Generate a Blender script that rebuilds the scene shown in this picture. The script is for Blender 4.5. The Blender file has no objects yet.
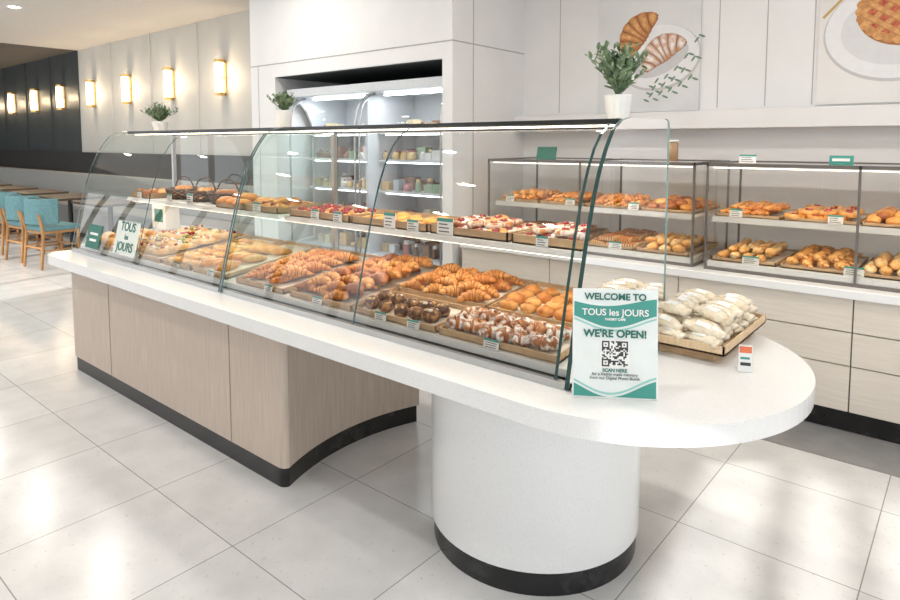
import bpy, math, random
from mathutils import Vector, Matrix
random.seed(7)
pi=math.pi
SC=bpy.context.scene
try:
    SC.view_settings.view_transform='Standard'
except Exception: pass

# ---------------------------------------------------------------- materials
MATS={}
def mat(name,col=(.8,.8,.8),rough=.5,metal=0,spec=.5,col2=None,scale=20,bump=0,emis=0,ecol=None,stretch=(1,1,1),coat=0,detail=4,lo=.35,hi=.65,bscale=None):
    if name in MATS: return MATS[name]
    m=bpy.data.materials.new(name); m.use_nodes=True
    nt=m.node_tree; n=nt.nodes; p=n['Principled BSDF']
    p.inputs['Base Color'].default_value=(*col,1)
    p.inputs['Roughness'].default_value=rough
    p.inputs['Metallic'].default_value=metal
    p.inputs['Specular IOR Level'].default_value=spec
    p.inputs['Coat Weight'].default_value=coat
    tc=n.new('ShaderNodeTexCoord'); mp=n.new('ShaderNodeMapping'); mp.inputs['Scale'].default_value=stretch
    nt.links.new(tc.outputs['Object'],mp.inputs['Vector'])
    nz=n.new('ShaderNodeTexNoise'); nz.inputs['Scale'].default_value=scale; nz.inputs['Detail'].default_value=detail
    nt.links.new(mp.outputs['Vector'],nz.inputs['Vector'])
    if col2 is None: col2=tuple(min(1,c*.96) for c in col)
    cr=n.new('ShaderNodeValToRGB')
    cr.color_ramp.elements[0].position=lo; cr.color_ramp.elements[1].position=hi
    cr.color_ramp.elements[0].color=(*col,1); cr.color_ramp.elements[1].color=(*col2,1)
    nt.links.new(nz.outputs['Fac'],cr.inputs['Fac']); nt.links.new(cr.outputs['Color'],p.inputs['Base Color'])
    if bump:
        b=n.new('ShaderNodeBump'); b.inputs['Strength'].default_value=bump; b.inputs['Distance'].default_value=.01
        if bscale:
            nz2=n.new('ShaderNodeTexNoise'); nz2.inputs['Scale'].default_value=bscale
            nt.links.new(mp.outputs['Vector'],nz2.inputs['Vector']); nt.links.new(nz2.outputs['Fac'],b.inputs['Height'])
        else: nt.links.new(nz.outputs['Fac'],b.inputs['Height'])
        nt.links.new(b.outputs['Normal'],p.inputs['Normal'])
    if emis:
        p.inputs['Emission Color'].default_value=(*(ecol or col),1); p.inputs['Emission Strength'].default_value=emis
    MATS[name]=m; return m
def glassmat(name,tint=(.97,.99,.985),refl=1.0):
    m=bpy.data.materials.new(name); m.use_nodes=True; nt=m.node_tree; n=nt.nodes
    n.remove(n['Principled BSDF']); out=n['Material Output']
    t=n.new('ShaderNodeBsdfTransparent'); t.inputs[0].default_value=(*tint,1)
    g=n.new('ShaderNodeBsdfGlossy'); g.inputs['Roughness'].default_value=.01; g.inputs[0].default_value=(1,1,1,1)
    f=n.new('ShaderNodeFresnel'); f.inputs[0].default_value=1.45
    mm=n.new('ShaderNodeMath'); mm.operation='MULTIPLY'; mm.inputs[1].default_value=refl
    nt.links.new(f.outputs[0],mm.inputs[0])
    mx=n.new('ShaderNodeMixShader'); nt.links.new(mm.outputs[0],mx.inputs[0])
    nt.links.new(t.outputs[0],mx.inputs[1]); nt.links.new(g.outputs[0],mx.inputs[2]); nt.links.new(mx.outputs[0],out.inputs[0])
    MATS[name]=m; return m
def emat(name,col,s):
    return mat(name,col,emis=s,ecol=col)

WHITE=mat('wall_white_paint',(.80,.80,.80),.5,col2=(.77,.77,.77),scale=3)
LWALL=mat('lounge_wall_paint',(.55,.545,.52),.6,col2=(.52,.515,.49),scale=2)
GROOVE=mat('groove_shadow_gap',(.42,.42,.41),.8)
DARK=mat('dark_blue_panel',(.035,.045,.05),.5,col2=(.045,.055,.06),scale=4)
DARKW=mat('dark_wainscot',(.03,.028,.028),.5)
CEIL=mat('ceiling_paint',(.64,.61,.58),.8)
STONE=mat('white_quartz',(.80,.805,.81),.2,col2=(.73,.735,.74),scale=220,detail=2,lo=.45,hi=.75)
WOOD=mat('pale_oak',(.62,.525,.45),.5,col2=(.51,.425,.355),scale=14,stretch=(6,6,.35),lo=.3,hi=.75)
WOOD2=mat('pale_oak_drawers',(.68,.63,.56),.5,col2=(.63,.57,.50),scale=14,stretch=(.4,4,8))
KICK=mat('black_marble',(.010,.010,.011),.2,col2=(.05,.05,.053),scale=12,detail=8,lo=.5,hi=.85)
STEEL=mat('brushed_steel',(.55,.56,.57),.3,1)
BLACK=mat('black_frame',(.02,.022,.022),.3)
WICKER=mat('dark_wicker',(.06,.035,.02),.6,col2=(.12,.07,.04),scale=60)
BRONZE=mat('bronze_frame',(.20,.185,.175),.3,.6)
CASEW=mat('case_interior_white',(.82,.82,.80),.4)
TRAYW=mat('tray_wood',(.62,.42,.24),.5,col2=(.5,.33,.18),scale=20,stretch=(1,6,1))
KRAFT=mat('kraft_box',(.50,.34,.20),.7,col2=(.44,.28,.16))
PAPER=mat('white_card',(.85,.85,.84),.6)
LINER=mat('parchment_liner',(.80,.76,.68),.7)
INK=mat('ink_dark',(.05,.05,.05),.7)
GREEN=mat('brand_teal_green',(.05,.30,.25),.5,col2=(.06,.33,.28),scale=3)
DGREEN=mat('dark_green_print',(.015,.15,.11),.5)
LEAF=mat('leaf_green',(.11,.18,.09),.5,col2=(.22,.31,.18),scale=25)
POT=mat('white_ceramic',(.8,.8,.79),.3)
BRASS=mat('brass',(.75,.5,.2),.3,1)
TEAL=mat('teal_fabric',(.17,.34,.37),.8,col2=(.13,.28,.32),scale=40)
GREYF=mat('grey_fabric',(.35,.35,.34),.9)
CHWOOD=mat('chair_wood',(.50,.27,.11),.5,col2=(.42,.21,.08),scale=20)
TOPW=mat('walnut_top',(.10,.075,.06),.4)
GL=glassmat('clear_glass',(.98,.99,.988),.9); GL2=glassmat('end_glass',(.90,.965,.95),1.0)
GEDGE=mat('glass_edge_green',(.03,.075,.07),.15)
GEDGE2=mat('glass_edge_pale',(.22,.36,.33),.15)
# pastry
CRO1=mat('croissant_gold',(.80,.35,.07),.38,col2=(.56,.18,.025),scale=30,bump=.3,coat=.3)
CRO2=mat('croissant_amber',(.84,.45,.13),.38,col2=(.66,.26,.045),scale=30,bump=.3,coat=.3)
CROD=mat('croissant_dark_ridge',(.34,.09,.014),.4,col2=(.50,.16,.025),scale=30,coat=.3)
DEEP=mat('deep_baked',(.44,.14,.022),.4,col2=(.27,.07,.011),scale=25,bump=.3,coat=.3)
PALE=mat('pale_bread',(.82,.53,.21),.5,col2=(.70,.32,.07),scale=22,bump=.3)
CREAMB=mat('cream_bread',(.84,.69,.44),.5,col2=(.76,.46,.16),scale=26,bump=.4)
CHOC=mat('chocolate_nut',(.10,.032,.014),.4,col2=(.50,.26,.09),scale=45,bump=.6,lo=.48,hi=.64)
SUGAR=mat('powdered_sugar_crust',(.88,.84,.80),.7,col2=(.36,.13,.04),scale=38,bump=.4,lo=.43,hi=.56)
SUGP=mat('pink_sugar',(.86,.76,.68),.7,col2=(.62,.26,.08),scale=40,bump=.4,lo=.44,hi=.56)
RED=mat('red_berry',(.28,.010,.02),.25,col2=(.46,.03,.035),scale=30,coat=.5)
CUST=mat('custard',(.86,.54,.09),.3,col2=(.78,.37,.035),scale=30,coat=.4)
GREENV=mat('lettuce',(.16,.34,.05),.5)
WRAP=mat('wrapped_cream',(.84,.76,.61),.18,col2=(.74,.59,.38),scale=16,bump=.8,coat=.6,bscale=50,lo=.45,hi=.75)

# ---------------------------------------------------------------- builder
class B:
    def __init__(s): s.v=[];s.f=[];s.m=[];s.sm=[];s.mats=[]
    def mi(s,m):
        if m not in s.mats: s.mats.append(m)
        return s.mats.index(m)
    def add(s,vs,fs,m,M=None,smooth=False):
        o=len(s.v)
        if M is not None: vs=[M@Vector(v) for v in vs]
        s.v.extend([tuple(v) for v in vs]); 
        ks=[s.mi(q) for q in m] if isinstance(m,list) else [s.mi(m)]*len(fs)
        for f,k in zip(fs,ks):
            s.f.append([i+o for i in f]); s.m.append(k); s.sm.append(smooth)
        return s
    def box(s,x0,x1,y0,y1,z0,z1,m,M=None):
        vs=[(x0,y0,z0),(x1,y0,z0),(x1,y1,z0),(x0,y1,z0),(x0,y0,z1),(x1,y0,z1),(x1,y1,z1),(x0,y1,z1)]
        fs=[(0,3,2,1),(4,5,6,7),(0,1,5,4),(1,2,6,5),(2,3,7,6),(3,0,4,7)]
        return s.add(vs,fs,m,M)
    def prism(s,poly,z0,z1,m,M=None,smooth=False):
        n=len(poly)
        vs=[(x,y,z0) for x,y in poly]+[(x,y,z1) for x,y in poly]
        s.add(vs,[tuple(range(n-1,-1,-1)),tuple(range(n,2*n))],m,M)
        s.add(vs,[(i,(i+1)%n,(i+1)%n+n,i+n) for i in range(n)],m,M,smooth)
        return s
    def lathe(s,prof,m,M=None,n=24,smooth=True):
        vs=[];fs=[]
        for r,z in prof:
            for i in range(n):
                a=2*pi*i/n; vs.append((r*math.cos(a),r*math.sin(a),z))
        for j in range(len(prof)-1):
            for i in range(n):
                fs.append((j*n+i,j*n+(i+1)%n,(j+1)*n+(i+1)%n,(j+1)*n+i))
        return s.add(vs,fs,m,M,smooth)
    def cyl(s,x,y,z0,z1,r,m,n=24,M=None):
        poly=[(x+r*math.cos(2*pi*i/n),y+r*math.sin(2*pi*i/n)) for i in range(n)]
        return s.prism(poly,z0,z1,m,M,True)
    def tube(s,pts,rad,m,M=None,n=8,fy=1,mlist=None):
        vs=[];fs=[];P=[Vector(p) for p in pts]
        for i,p in enumerate(P):
            t=(P[min(i+1,len(P)-1)]-P[max(i-1,0)]).normalized()
            up=Vector((0,0,1)) if abs(t.z)<.9 else Vector((1,0,0))
            a=t.cross(up).normalized(); b=a.cross(t).normalized()
            r=rad[i] if isinstance(rad,(list,tuple)) else rad
            for k in range(n):
                an=2*pi*k/n; vs.append(p+a*r*math.cos(an)+b*r*fy*math.sin(an))
        for j in range(len(P)-1):
            for k in range(n): fs.append((j*n+k,j*n+(k+1)%n,(j+1)*n+(k+1)%n,(j+1)*n+k))
        fs.append(tuple(range(n-1,-1,-1))); fs.append(tuple((len(P)-1)*n+k for k in range(n)))
        mm=m
        if mlist: mm=[mlist[j] for j in range(len(P)-1) for k in range(n)]+[m,m]
        return s.add(vs,fs,mm,M,True)
    def ell(s,c,r,m,M=None,nu=10,nv=6,rot=None,jit=0):
        vs=[];fs=[]
        for j in range(nv+1):
            ph=-pi/2+pi*j/nv
            for i in range(nu):
                a=2*pi*i/nu; k=1+random.uniform(-jit,jit)
                vs.append(Vector((r[0]*math.cos(ph)*math.cos(a)*k,r[1]*math.cos(ph)*math.sin(a)*k,r[2]*math.sin(ph)*k)))
        for j in range(nv):
            for i in range(nu): fs.append((j*nu+i,j*nu+(i+1)%nu,(j+1)*nu+(i+1)%nu,(j+1)*nu+i))
        T=Matrix.Translation(c)
        if rot is not None: T=T@rot
        if M is not None: T=M@T
        return s.add(vs,fs,m,T,True)
    def obj(s,name,parent=None,org=None,bevel=0):
        me=bpy.data.meshes.new(name); me.from_pydata(s.v,[],s.f)
        for m in s.mats: me.materials.append(m)
        me.polygons.foreach_set('material_index',s.m); me.polygons.foreach_set('use_smooth',s.sm)
        me.update()
        ob=bpy.data.objects.new(name,me); SC.collection.objects.link(ob)
        if parent is not None:
            ob.parent=parent; 
            if parent.type=='EMPTY': ob.location=-Vector(parent.location)
        elif org is not None:
            me.transform(Matrix.Translation(-Vector(org))); ob.location=org
        if bevel:
            md=ob.modifiers.new('bev','BEVEL'); md.width=bevel; md.segments=2; md.limit_method='ANGLE'
        return ob
def empty(name,loc):
    e=bpy.data.objects.new(name,None); e.location=loc; SC.collection.objects.link(e); e.empty_display_size=.1; return e
def text(body,name,parent,M,size,m,align='CENTER',ext=.0005,bold=0):
    c=bpy.data.curves.new(name,'FONT'); c.body=body; c.size=size; c.align_x=align; c.align_y='CENTER'; c.extrude=ext; c.offset=bold
    c.materials.append(m)
    o=bpy.data.objects.new(name,c); SC.collection.objects.link(o); o.parent=parent
    o.matrix_local=Matrix.Translation(-Vector(parent.location))@M
    return o
def T(x,y,z,rz=0,rx=0,ry=0,s=1):
    return Matrix.Translation((x,y,z))@Matrix.Rotation(rz,4,'Z')@Matrix.Rotation(rx,4,'X')@Matrix.Rotation(ry,4,'Y')@Matrix.Diagonal((s,s,s,1))

# ---------------------------------------------------------------- room shell
CH=3.13
def tilemat():
    m=bpy.data.materials.new('floor_tile'); m.use_nodes=True; nt=m.node_tree; n=nt.nodes; p=n['Principled BSDF']
    tc=n.new('ShaderNodeTexCoord'); sep=n.new('ShaderNodeSeparateXYZ'); nt.links.new(tc.outputs['Object'],sep.inputs[0])
    def line(out,off):
        a=n.new('ShaderNodeMath'); a.operation='ADD'; a.inputs[1].default_value=-off+61*.61; nt.links.new(out,a.inputs[0])
        d=n.new('ShaderNodeMath'); d.operation='DIVIDE'; d.inputs[1].default_value=.61; nt.links.new(a.outputs[0],d.inputs[0])
        f=n.new('ShaderNodeMath'); f.operation='FRACT'; nt.links.new(d.outputs[0],f.inputs[0])
        s=n.new('ShaderNodeMath'); s.operation='SUBTRACT'; s.inputs[1].default_value=.5; nt.links.new(f.outputs[0],s.inputs[0])
        ab=n.new('ShaderNodeMath'); ab.operation='ABSOLUTE'; nt.links.new(s.outputs[0],ab.inputs[0])
        g=n.new('ShaderNodeMath'); g.operation='GREATER_THAN'; g.inputs[1].default_value=.5-.0035; nt.links.new(ab.outputs[0],g.inputs[0])
        fl=n.new('ShaderNodeMath'); fl.operation='FLOOR'; nt.links.new(d.outputs[0],fl.inputs[0])
        return g.outputs[0],fl.outputs[0]
    gx,fx=line(sep.outputs['X'],-.85); gy,fy=line(sep.outputs['Y'],1.21)
    mx=n.new('ShaderNodeMath'); mx.operation='MAXIMUM'; nt.links.new(gx,mx.inputs[0]); nt.links.new(gy,mx.inputs[1])
    nz=n.new('ShaderNodeTexNoise'); nz.inputs['Scale'].default_value=5; nz.inputs['Detail'].default_value=8; nt.links.new(tc.outputs['Object'],nz.inputs['Vector'])
    cr=n.new('ShaderNodeValToRGB'); cr.color_ramp.elements[0].color=(.60,.605,.605,1); cr.color_ramp.elements[1].color=(.68,.68,.68,1)
    cr.color_ramp.elements[0].position=.35; cr.color_ramp.elements[1].position=.65
    nt.links.new(nz.outputs['Fac'],cr.inputs[0])
    sp=n.new('ShaderNodeTexNoise'); sp.inputs['Scale'].default_value=55; sp.inputs['Detail'].default_value=2; nt.links.new(tc.outputs['Object'],sp.inputs['Vector'])
    sr=n.new('ShaderNodeValToRGB'); sr.color_ramp.elements[0].position=.64; sr.color_ramp.elements[1].position=.74
    sr.color_ramp.elements[0].color=(0,0,0,1); sr.color_ramp.elements[1].color=(.5,.5,.5,1); nt.links.new(sp.outputs['Fac'],sr.inputs[0])
    m1=n.new('ShaderNodeMixRGB'); nt.links.new(sr.outputs[0],m1.inputs[0]); nt.links.new(cr.outputs[0],m1.inputs[1]); m1.inputs[2].default_value=(.40,.40,.39,1)
    cb=n.new('ShaderNodeCombineXYZ'); nt.links.new(fx,cb.inputs[0]); nt.links.new(fy,cb.inputs[1])
    wn=n.new('ShaderNodeTexWhiteNoise'); nt.links.new(cb.outputs[0],wn.inputs['Vector'])
    mr=n.new('ShaderNodeMapRange'); mr.inputs[3].default_value=.95; mr.inputs[4].default_value=1.03; nt.links.new(wn.outputs['Value'],mr.inputs[0])
    vm=n.new('ShaderNodeVectorMath'); vm.operation='SCALE'; nt.links.new(m1.outputs[0],vm.inputs[0]); nt.links.new(mr.outputs[0],vm.inputs['Scale'])
    m2=n.new('ShaderNodeMixRGB'); nt.links.new(mx.outputs[0],m2.inputs[0]); nt.links.new(vm.outputs[0],m2.inputs[1]); m2.inputs[2].default_value=(.28,.28,.275,1)
    nt.links.new(m2.outputs[0],p.inputs['Base Color']); p.inputs['Roughness'].default_value=.2
    return m
b=B(); b.box(-20,4,-3,4.9,-.1,0,tilemat()); b.obj('floor')
b=B(); b.box(-3.05,4,3.40,4.67,0,.003,mat('grey_service_tile',(.24,.24,.235),.4,col2=(.28,.28,.275),scale=10)); b.obj('floor_service')
b=B(); b.box(-12.34,4,-3,4.9,CH,CH+.1,CEIL); b.obj('ceiling')
b=B(); b.box(-20,-12.34,-3,4.9,CH,CH+.1,mat('dark_ceiling',(.07,.065,.06),.8)); b.obj('ceiling_dark')
b=B(); b.box(-3.07,4,4.67,4.9,0,CH,WHITE)
for x in [-2.72,-1.45,-1.14,-.86,.12,.5,.85,1.2,1.6,2.0,2.4]:
    b.box(x,x+.006,4.668,4.671,1.75,CH,GROOVE)
b.obj('wall_back')
b=B(); b.box(-3.06,3.99,4.50,4.668,1.60,1.725,WHITE); b.obj('trim_ledge',bevel=.006)
NX0,NX1,NZ=-5.32,-3.17,2.14
b=B()
b.box(-5.73,NX0,3.70,4.67,0,NZ,WHITE); b.box(NX1,-3.07,3.70,4.67,0,NZ,WHITE)
b.box(-5.73,-3.07,3.70,4.67,NZ,CH,WHITE); b.box(NX0,NX1,4.62,4.67,0,NZ,DARK); b.box(NX0,NX1,3.72,4.62,NZ-.006,NZ-.001,DARK)
b.box(-5.732,-3.068,3.697,3.700,2.262,2.272,GROOVE)
b.box(-3.071,-3.0675,3.69,4.67,2.262,2.272,GROOVE)
b.box(-3.071,-3.0675,3.95,3.958,.0,CH,GROOVE)
b.box(-5.60,-5.594,3.697,3.70,0,2.262,GROOVE)
b.obj('wall_bulkhead')
SX=[-7.55-1.376*k for k in range(8)]
b=B(); b.box(-12.34,-5.72,4.5,4.7,0,CH,LWALL); b.box(-20,-12.34,4.5,4.7,0,CH,DARK)
for i in range(-1,9):
    x=-7.55-1.376*(i-.5)
    mm=LWALL if x>-12.3 else DARK
    b.box(x-.02,x+.02,4.485,4.5,1.36,CH,mm)
    if x>-12.3: b.box(x-.026,x-.02,4.49,4.5,1.36,CH,GROOVE)
b.obj('wall_lounge')
b=B(); b.box(-20,-5.74,4.44,4.498,.0,1.34,DARKW); b.obj('trim_wainscot')
b=B(); b.box(-20.2,-20,-3,4.9,0,CH,DARK); b.obj('wall_far')
b=B(); b.box(-20,4,-3.1,-3,0,.25,WHITE); b.box(-20,4,-3.1,-3,2.98,CH,WHITE)
b.box(-6.4,-.02,-3.1,-3,.25,2.98,mat('sun_blocker_paint',(.5,.5,.49),.7))  # unseen solid bay, added to keep direct sun off the left floor
for x in (-20,-18.4,-16.8,-15.2,-13.6,-12,-10.4,-8.8,-7.2,.32,.60,1.9,3.2,4): b.box(x-.05,x+.05,-3.1,-3,.25,2.98,BLACK)  # close-set bars next to the solid bay are added to stripe the floor sun
b.obj('wall_front')
b=B(); b.box(4,4.1,-3,4.9,0,.25,WHITE); b.box(4,4.1,-3,4.9,2.98,CH,WHITE)
for y in (-2.9,-1.2,.5,2.2): b.box(4,4.1,y-.05,y+.05,.25,2.98,BLACK)
b.box(4,4.1,2.6,4.9,.25,2.98,WHITE)
b.obj('wall_right')

# ---------------------------------------------------------------- service counter
e=empty('service_counter',(-2.8,2.04,0))
ZS=.78
PCX,PCY=-1.277,2.035
poly=[]
cx,cy,R=-.943,2.04,.602
for i in range(49):
    a=-pi/2+pi*i/48; poly.append((cx+R*math.cos(a),cy+R*math.sin(a)))
for (ax,ay,a0) in ((-4.57,cy+R-.13,pi/2),(-4.57,cy-R+.13,pi)):
    for i in range(9):
        a=a0+pi/2*i/8; poly.append((ax+.13*math.cos(a),ay+.13*math.sin(a)))
b=B(); b.prism(poly,.722,ZS,STONE,smooth=False); o=b.obj('countertop',e,bevel=.006)
def cabpoly(off,x0=-4.55,yf=1.56,yb=2.44,RR=1.06):
    R2=RR+off; p=[]
    a1=math.asin((yb-off-PCY)/R2); a0=math.asin((yf+off+.03-PCY)/R2)
    for i in range(29):
        a=a1+(a0-a1)*i/28; p.append((PCX-R2*math.cos(a),PCY+R2*math.sin(a)))
    ex,ey=p[-1]
    for k in range(1,7):
        t=k/6*pi*.62; p.append((ex-.018+.018*math.cos(t)-.02*(1-math.cos(t)),ey-.03*math.sin(min(t,pi/2))))
    p.append((x0+off,yf+off)); p.append((x0+off,yb-off))
    return p
b=B(); b.prism(cabpoly(0),.092,.722,WOOD,smooth=False)
for x in (-2.65,-3.98): b.box(x-.003,x+.003,1.5585,1.562,.095,.722,mat('panel_gap',(.30,.24,.19),.8))
b.obj('cabinet',e)
b=B(); b.prism(cabpoly(.008),0,.092,KICK); b.obj('kick_plinth',e)
b=B(); b.cyl(PCX,PCY,.085,.722,.397,STONE,n=72); b.obj('pedestal',e)
b=B(); b.cyl(PCX,PCY,0,.085,.388,KICK,n=72); b.obj('pedestal_kick',e)

# ---------------------------------------------------------------- main curved display case
X0,X1=-4.62,-.888; XM=-2.768; YB=2.32
prof=[(1.60,.785),(1.635,.93),(1.672,1.08),(1.71,1.22),(1.75,1.34),(1.785,1.42),(1.825,1.485),(1.87,1.53),(1.925,1.56),(1.99,1.572)]
e=empty('curved_display_case',((X0+X1)/2,1.95,ZS)); CASE=e
seams=[X0+.012,(X0+XM)/2,XM-.012,XM+.012,(XM+X1)/2,X1-.045]
b=B()
for a,c in ((0,1),(1,2),(3,4),(4,5)):
    xa,xc=seams[a]+.003,seams[c]-.003
    vs=[];fs=[]
    for y,z in prof: vs+= [(xa,y,z),(xc,y,z)]
    for i in range(len(prof)-1): fs.append((2*i,2*i+1,2*i+3,2*i+2))
    b.add(vs,fs,GL,None,True)
    b.add([(xa,1.99,1.572),(xc,1.99,1.572),(xc,YB,1.575),(xa,YB,1.575)],[(0,1,2,3)],GL)
    b.add([(xa,YB,.80),(xc,YB,.80),(xc,YB,1.57),(xa,YB,1.57)],[(0,1,2,3)],GL)
b.obj('glass_panes',e)
def endpanel(b,x,t,m=GL2):
    pts=[(y-.012,z) for y,z in prof]+[(YB-.03,1.588),(YB-.005,1.58),(YB,1.555),(YB,.785)]
    pts=[(p[0],p[1]+(.012 if k>6 and k<len(prof) else 0)) for k,p in enumerate(pts)]
    n=len(pts)
    b.add([(x,y,z) for y,z in pts],[tuple(range(n))],m)
    for i in range(n-1):
        (y0,z0),(y1,z1)=pts[i],pts[i+1]
        back=i>=len(prof)-1; tt=t*.5 if back else t
        b.add([(x-tt/2,y0,z0),(x+tt/2,y0,z0),(x+tt/2,y1,z1),(x-tt/2,y1,z1)],[(0,1,2,3)],GEDGE2 if back else GEDGE)
b=B()
for x in (X0,XM-.009,XM+.009,X1): endpanel(b,x,.014)
b.obj('glass_end_panels',e)
b=B()
for x in (seams[1],seams[4],seams[5]):
    for i in range(len(prof)-1):
        (y0,z0),(y1,z1)=prof[i],prof[i+1]
        b.add([(x-.005,y0-.001,z0),(x+.005,y0-.001,z0),(x+.005,y1-.001,z1+.001),(x-.005,y1-.001,z1+.001)],[(0,1,2,3)],GEDGE)
b.obj('pane_seams',e)
b=B()
b.box(X0,X1,1.60,YB,ZS,.797,BLACK)
b.box(X0,X1,1.594,1.612,ZS,.803,STEEL)
b.box(X0,X1-.04,1.985,2.01,1.562,1.582,BLACK)
b.box(X0,X1-.04,YB-.02,YB+.005,1.555,1.582,BLACK)
for x in (X0+.02,XM,X1-.10):
    b.box(x-.012,x+.012,YB-.03,YB-.006,.797,1.56,STEEL)
b.obj('frame',e)
b=B()
b.add([(X0+.02,1.64,.80),(X1-.02,1.64,.80),(X1-.02,2.28,.80),(X0+.02,2.28,.80),(X0+.02,1.64,.825),(X1-.02,1.64,.825),(X1-.02,2.28,.90),(X0+.02,2.28,.90)],
      [(0,3,2,1),(4,5,6,7),(0,1,5,4),(1,2,6,5),(2,3,7,6),(3,0,4,7)],CASEW)
b.obj('deck',e)
b=B()
b.box(X0+.04,XM-.02,1.95,2.29,1.10,1.125,CASEW); b.box(XM+.02,X1-.03,1.95,2.29,1.10,1.125,CASEW)
for x in (X0+.05,XM-.03,XM+.03,X1-.04,(X0+XM)/2,(XM+X1)/2): b.box(x-.008,x+.008,2.0,2.29,1.075,1.10,STEEL)
b.obj('shelf',e)
LED=emat('led_strip',(1,.88,.70),6); LED2=emat('led_strip_soft',(1,.90,.74),3)
b=B(); b.box(X0+.05,X1-.06,2.012,2.03,1.556,1.562,LED); b.box(X0+.05,X1-.06,1.975,1.99,1.094,1.0995,LED); b.obj('led_strips',e)
def strip(parent,x,y,z,lx,en,col=(1,.84,.62)):
    L=bpy.data.lights.new('led_lamp','AREA'); L.shape='RECTANGLE'; L.size=lx; L.size_y=.02; L.energy=en; L.color=col
    o=bpy.data.objects.new('led_lamp',L); SC.collection.objects.link(o); o.parent=parent; o.location=Vector((x,y,z))-Vector(parent.location)
for xa,xc in ((X0,XM),(XM,X1)):
    strip(e,(xa+xc)/2,2.02,1.553,1.75,2.6); strip(e,(xa+xc)/2,1.985,1.091,1.75,1.3)

# ---------------------------------------------------------------- pastry generators
def croissant(b,M,m=CRO1,L=.075,R=.026,bend=.04):
    N=25; pts=[];rad=[];ml=[]
    for i in range(N):
        t=-1+2*i/(N-1); pts.append((L*t,-bend*t*t,R*.75))
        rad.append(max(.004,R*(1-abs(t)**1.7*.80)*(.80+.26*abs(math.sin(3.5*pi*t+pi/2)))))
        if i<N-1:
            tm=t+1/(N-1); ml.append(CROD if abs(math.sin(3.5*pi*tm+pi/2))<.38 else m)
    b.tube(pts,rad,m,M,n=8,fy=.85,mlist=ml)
def longroll(b,M,m=PALE,L=.095,R=.03,top=True):
    N=9; pts=[];rad=[]
    for i in range(N):
        t=-1+2*i/(N-1); pts.append((L*t,0,R*.7)); rad.append(max(.006,R*math.sqrt(max(0,1-t*t*.93))))
    b.tube(pts,rad,m,M,n=8,fy=.8)
    if top: b.ell((0,0,R*1.25),(L*.75,R*.28,R*.28),CREAMB if m is not CREAMB else CRO2,M,nu=8,nv=4,jit=.15)
def sandwich(b,M):
    longroll(b,M,random.choice((PALE,CREAMB,CREAMB)),.072,.030)
    for k in range(6): b.ell((random.uniform(-.055,.055),random.uniform(-.014,.014),.044),(.013,.011,.008),random.choice((GREENV,CREAMB,PAPER,PALE,RED)),M,nu=6,nv=4,jit=.2)
def bun(b,M,m=CRO2,R=.042):
    b.ell((0,0,R*.5),(R,R,R*.68),m,M,nu=12,nv=7,jit=.03)
def madeleine(b,M,m=CRO2):
    b.ell((0,0,.014),(.040,.030,.022),m,M,nu=12,nv=6,jit=.02); b.ell((0,0,.030),(.016,.014,.010),CRO1,M,nu=8,nv=4)
def swirl(b,M,m=CRO2,R=.042):
    pts=[];rad=[]
    for i in range(34):
        a=i*.46; r=R*(1-i/40); pts.append((r*math.cos(a),r*math.sin(a),.014+.016*i/34)); rad.append(.011)
    b.tube(pts,rad,m,M,n=6,mlist=[(CROD if i%5==0 else m) for i in range(33)])
def pie(b,M,m=CRO1):
    b.box(-.05,.05,-.032,.032,0,.024,m,M)
    for k in range(-2,3): b.box(-.003+k*.018,.003+k*.018,-.033,.033,.0,.029,CREAMB if m is CRO1 else CROD,M)
def danish(b,M,m=SUGAR,top=RED,R=.045):
    n=16; vs=[];fs=[]
    prof2=[(.0,0),(1,.0),(1.12,.25),(1.0,.55),(.62,.62),(.5,.4),(0,.4)]
    for r,z in prof2:
        for i in range(n):
            a=2*pi*i/n; k=1+.10*math.cos(4*a)+random.uniform(-.04,.04); vs.append((R*r*k*math.cos(a),R*r*k*math.sin(a),R*z))
    for j in range(len(prof2)-1):
        for i in range(n): fs.append((j*n+i,j*n+(i+1)%n,(j+1)*n+(i+1)%n,(j+1)*n+i))
    b.add(vs,fs,m,M,True)
    for k in range(3):
        a=k*2.1+random.random(); b.ell((R*.25*math.cos(a),R*.25*math.sin(a),R*.55),(.009,.009,.009),top,M,nu=6,nv=4)
def lump(b,M,m=CHOC,R=.04):
    b.ell((0,0,R*.6),(R,R*.9,R*.75),m,M,nu=12,nv=8,jit=.10)
    for k in range(5):
        a=random.uniform(0,6.28); b.ell((R*.5*math.cos(a),R*.5*math.sin(a),R*1.1),(.010,.008,.007),random.choice((CREAMB,SUGAR,PALE)),M,nu=6,nv=4,jit=.15)
def twist(b,M,m=SUGAR):
    N=17; pts=[];rad=[];ml=[]
    for i in range(N):
        t=-1+2*i/(N-1); pts.append((.048*t,.006*math.sin(9*t),.024)); rad.append(max(.008,.032*math.sqrt(1-.9*t*t)*(.85+.2*abs(math.sin(3*pi*t)))))
        if i<N-1: ml.append(CROD if abs(math.sin(3*pi*(t+.06)))<.3 else m)
    b.tube(pts,rad,m,M,n=8,fy=.8,mlist=ml)
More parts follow.
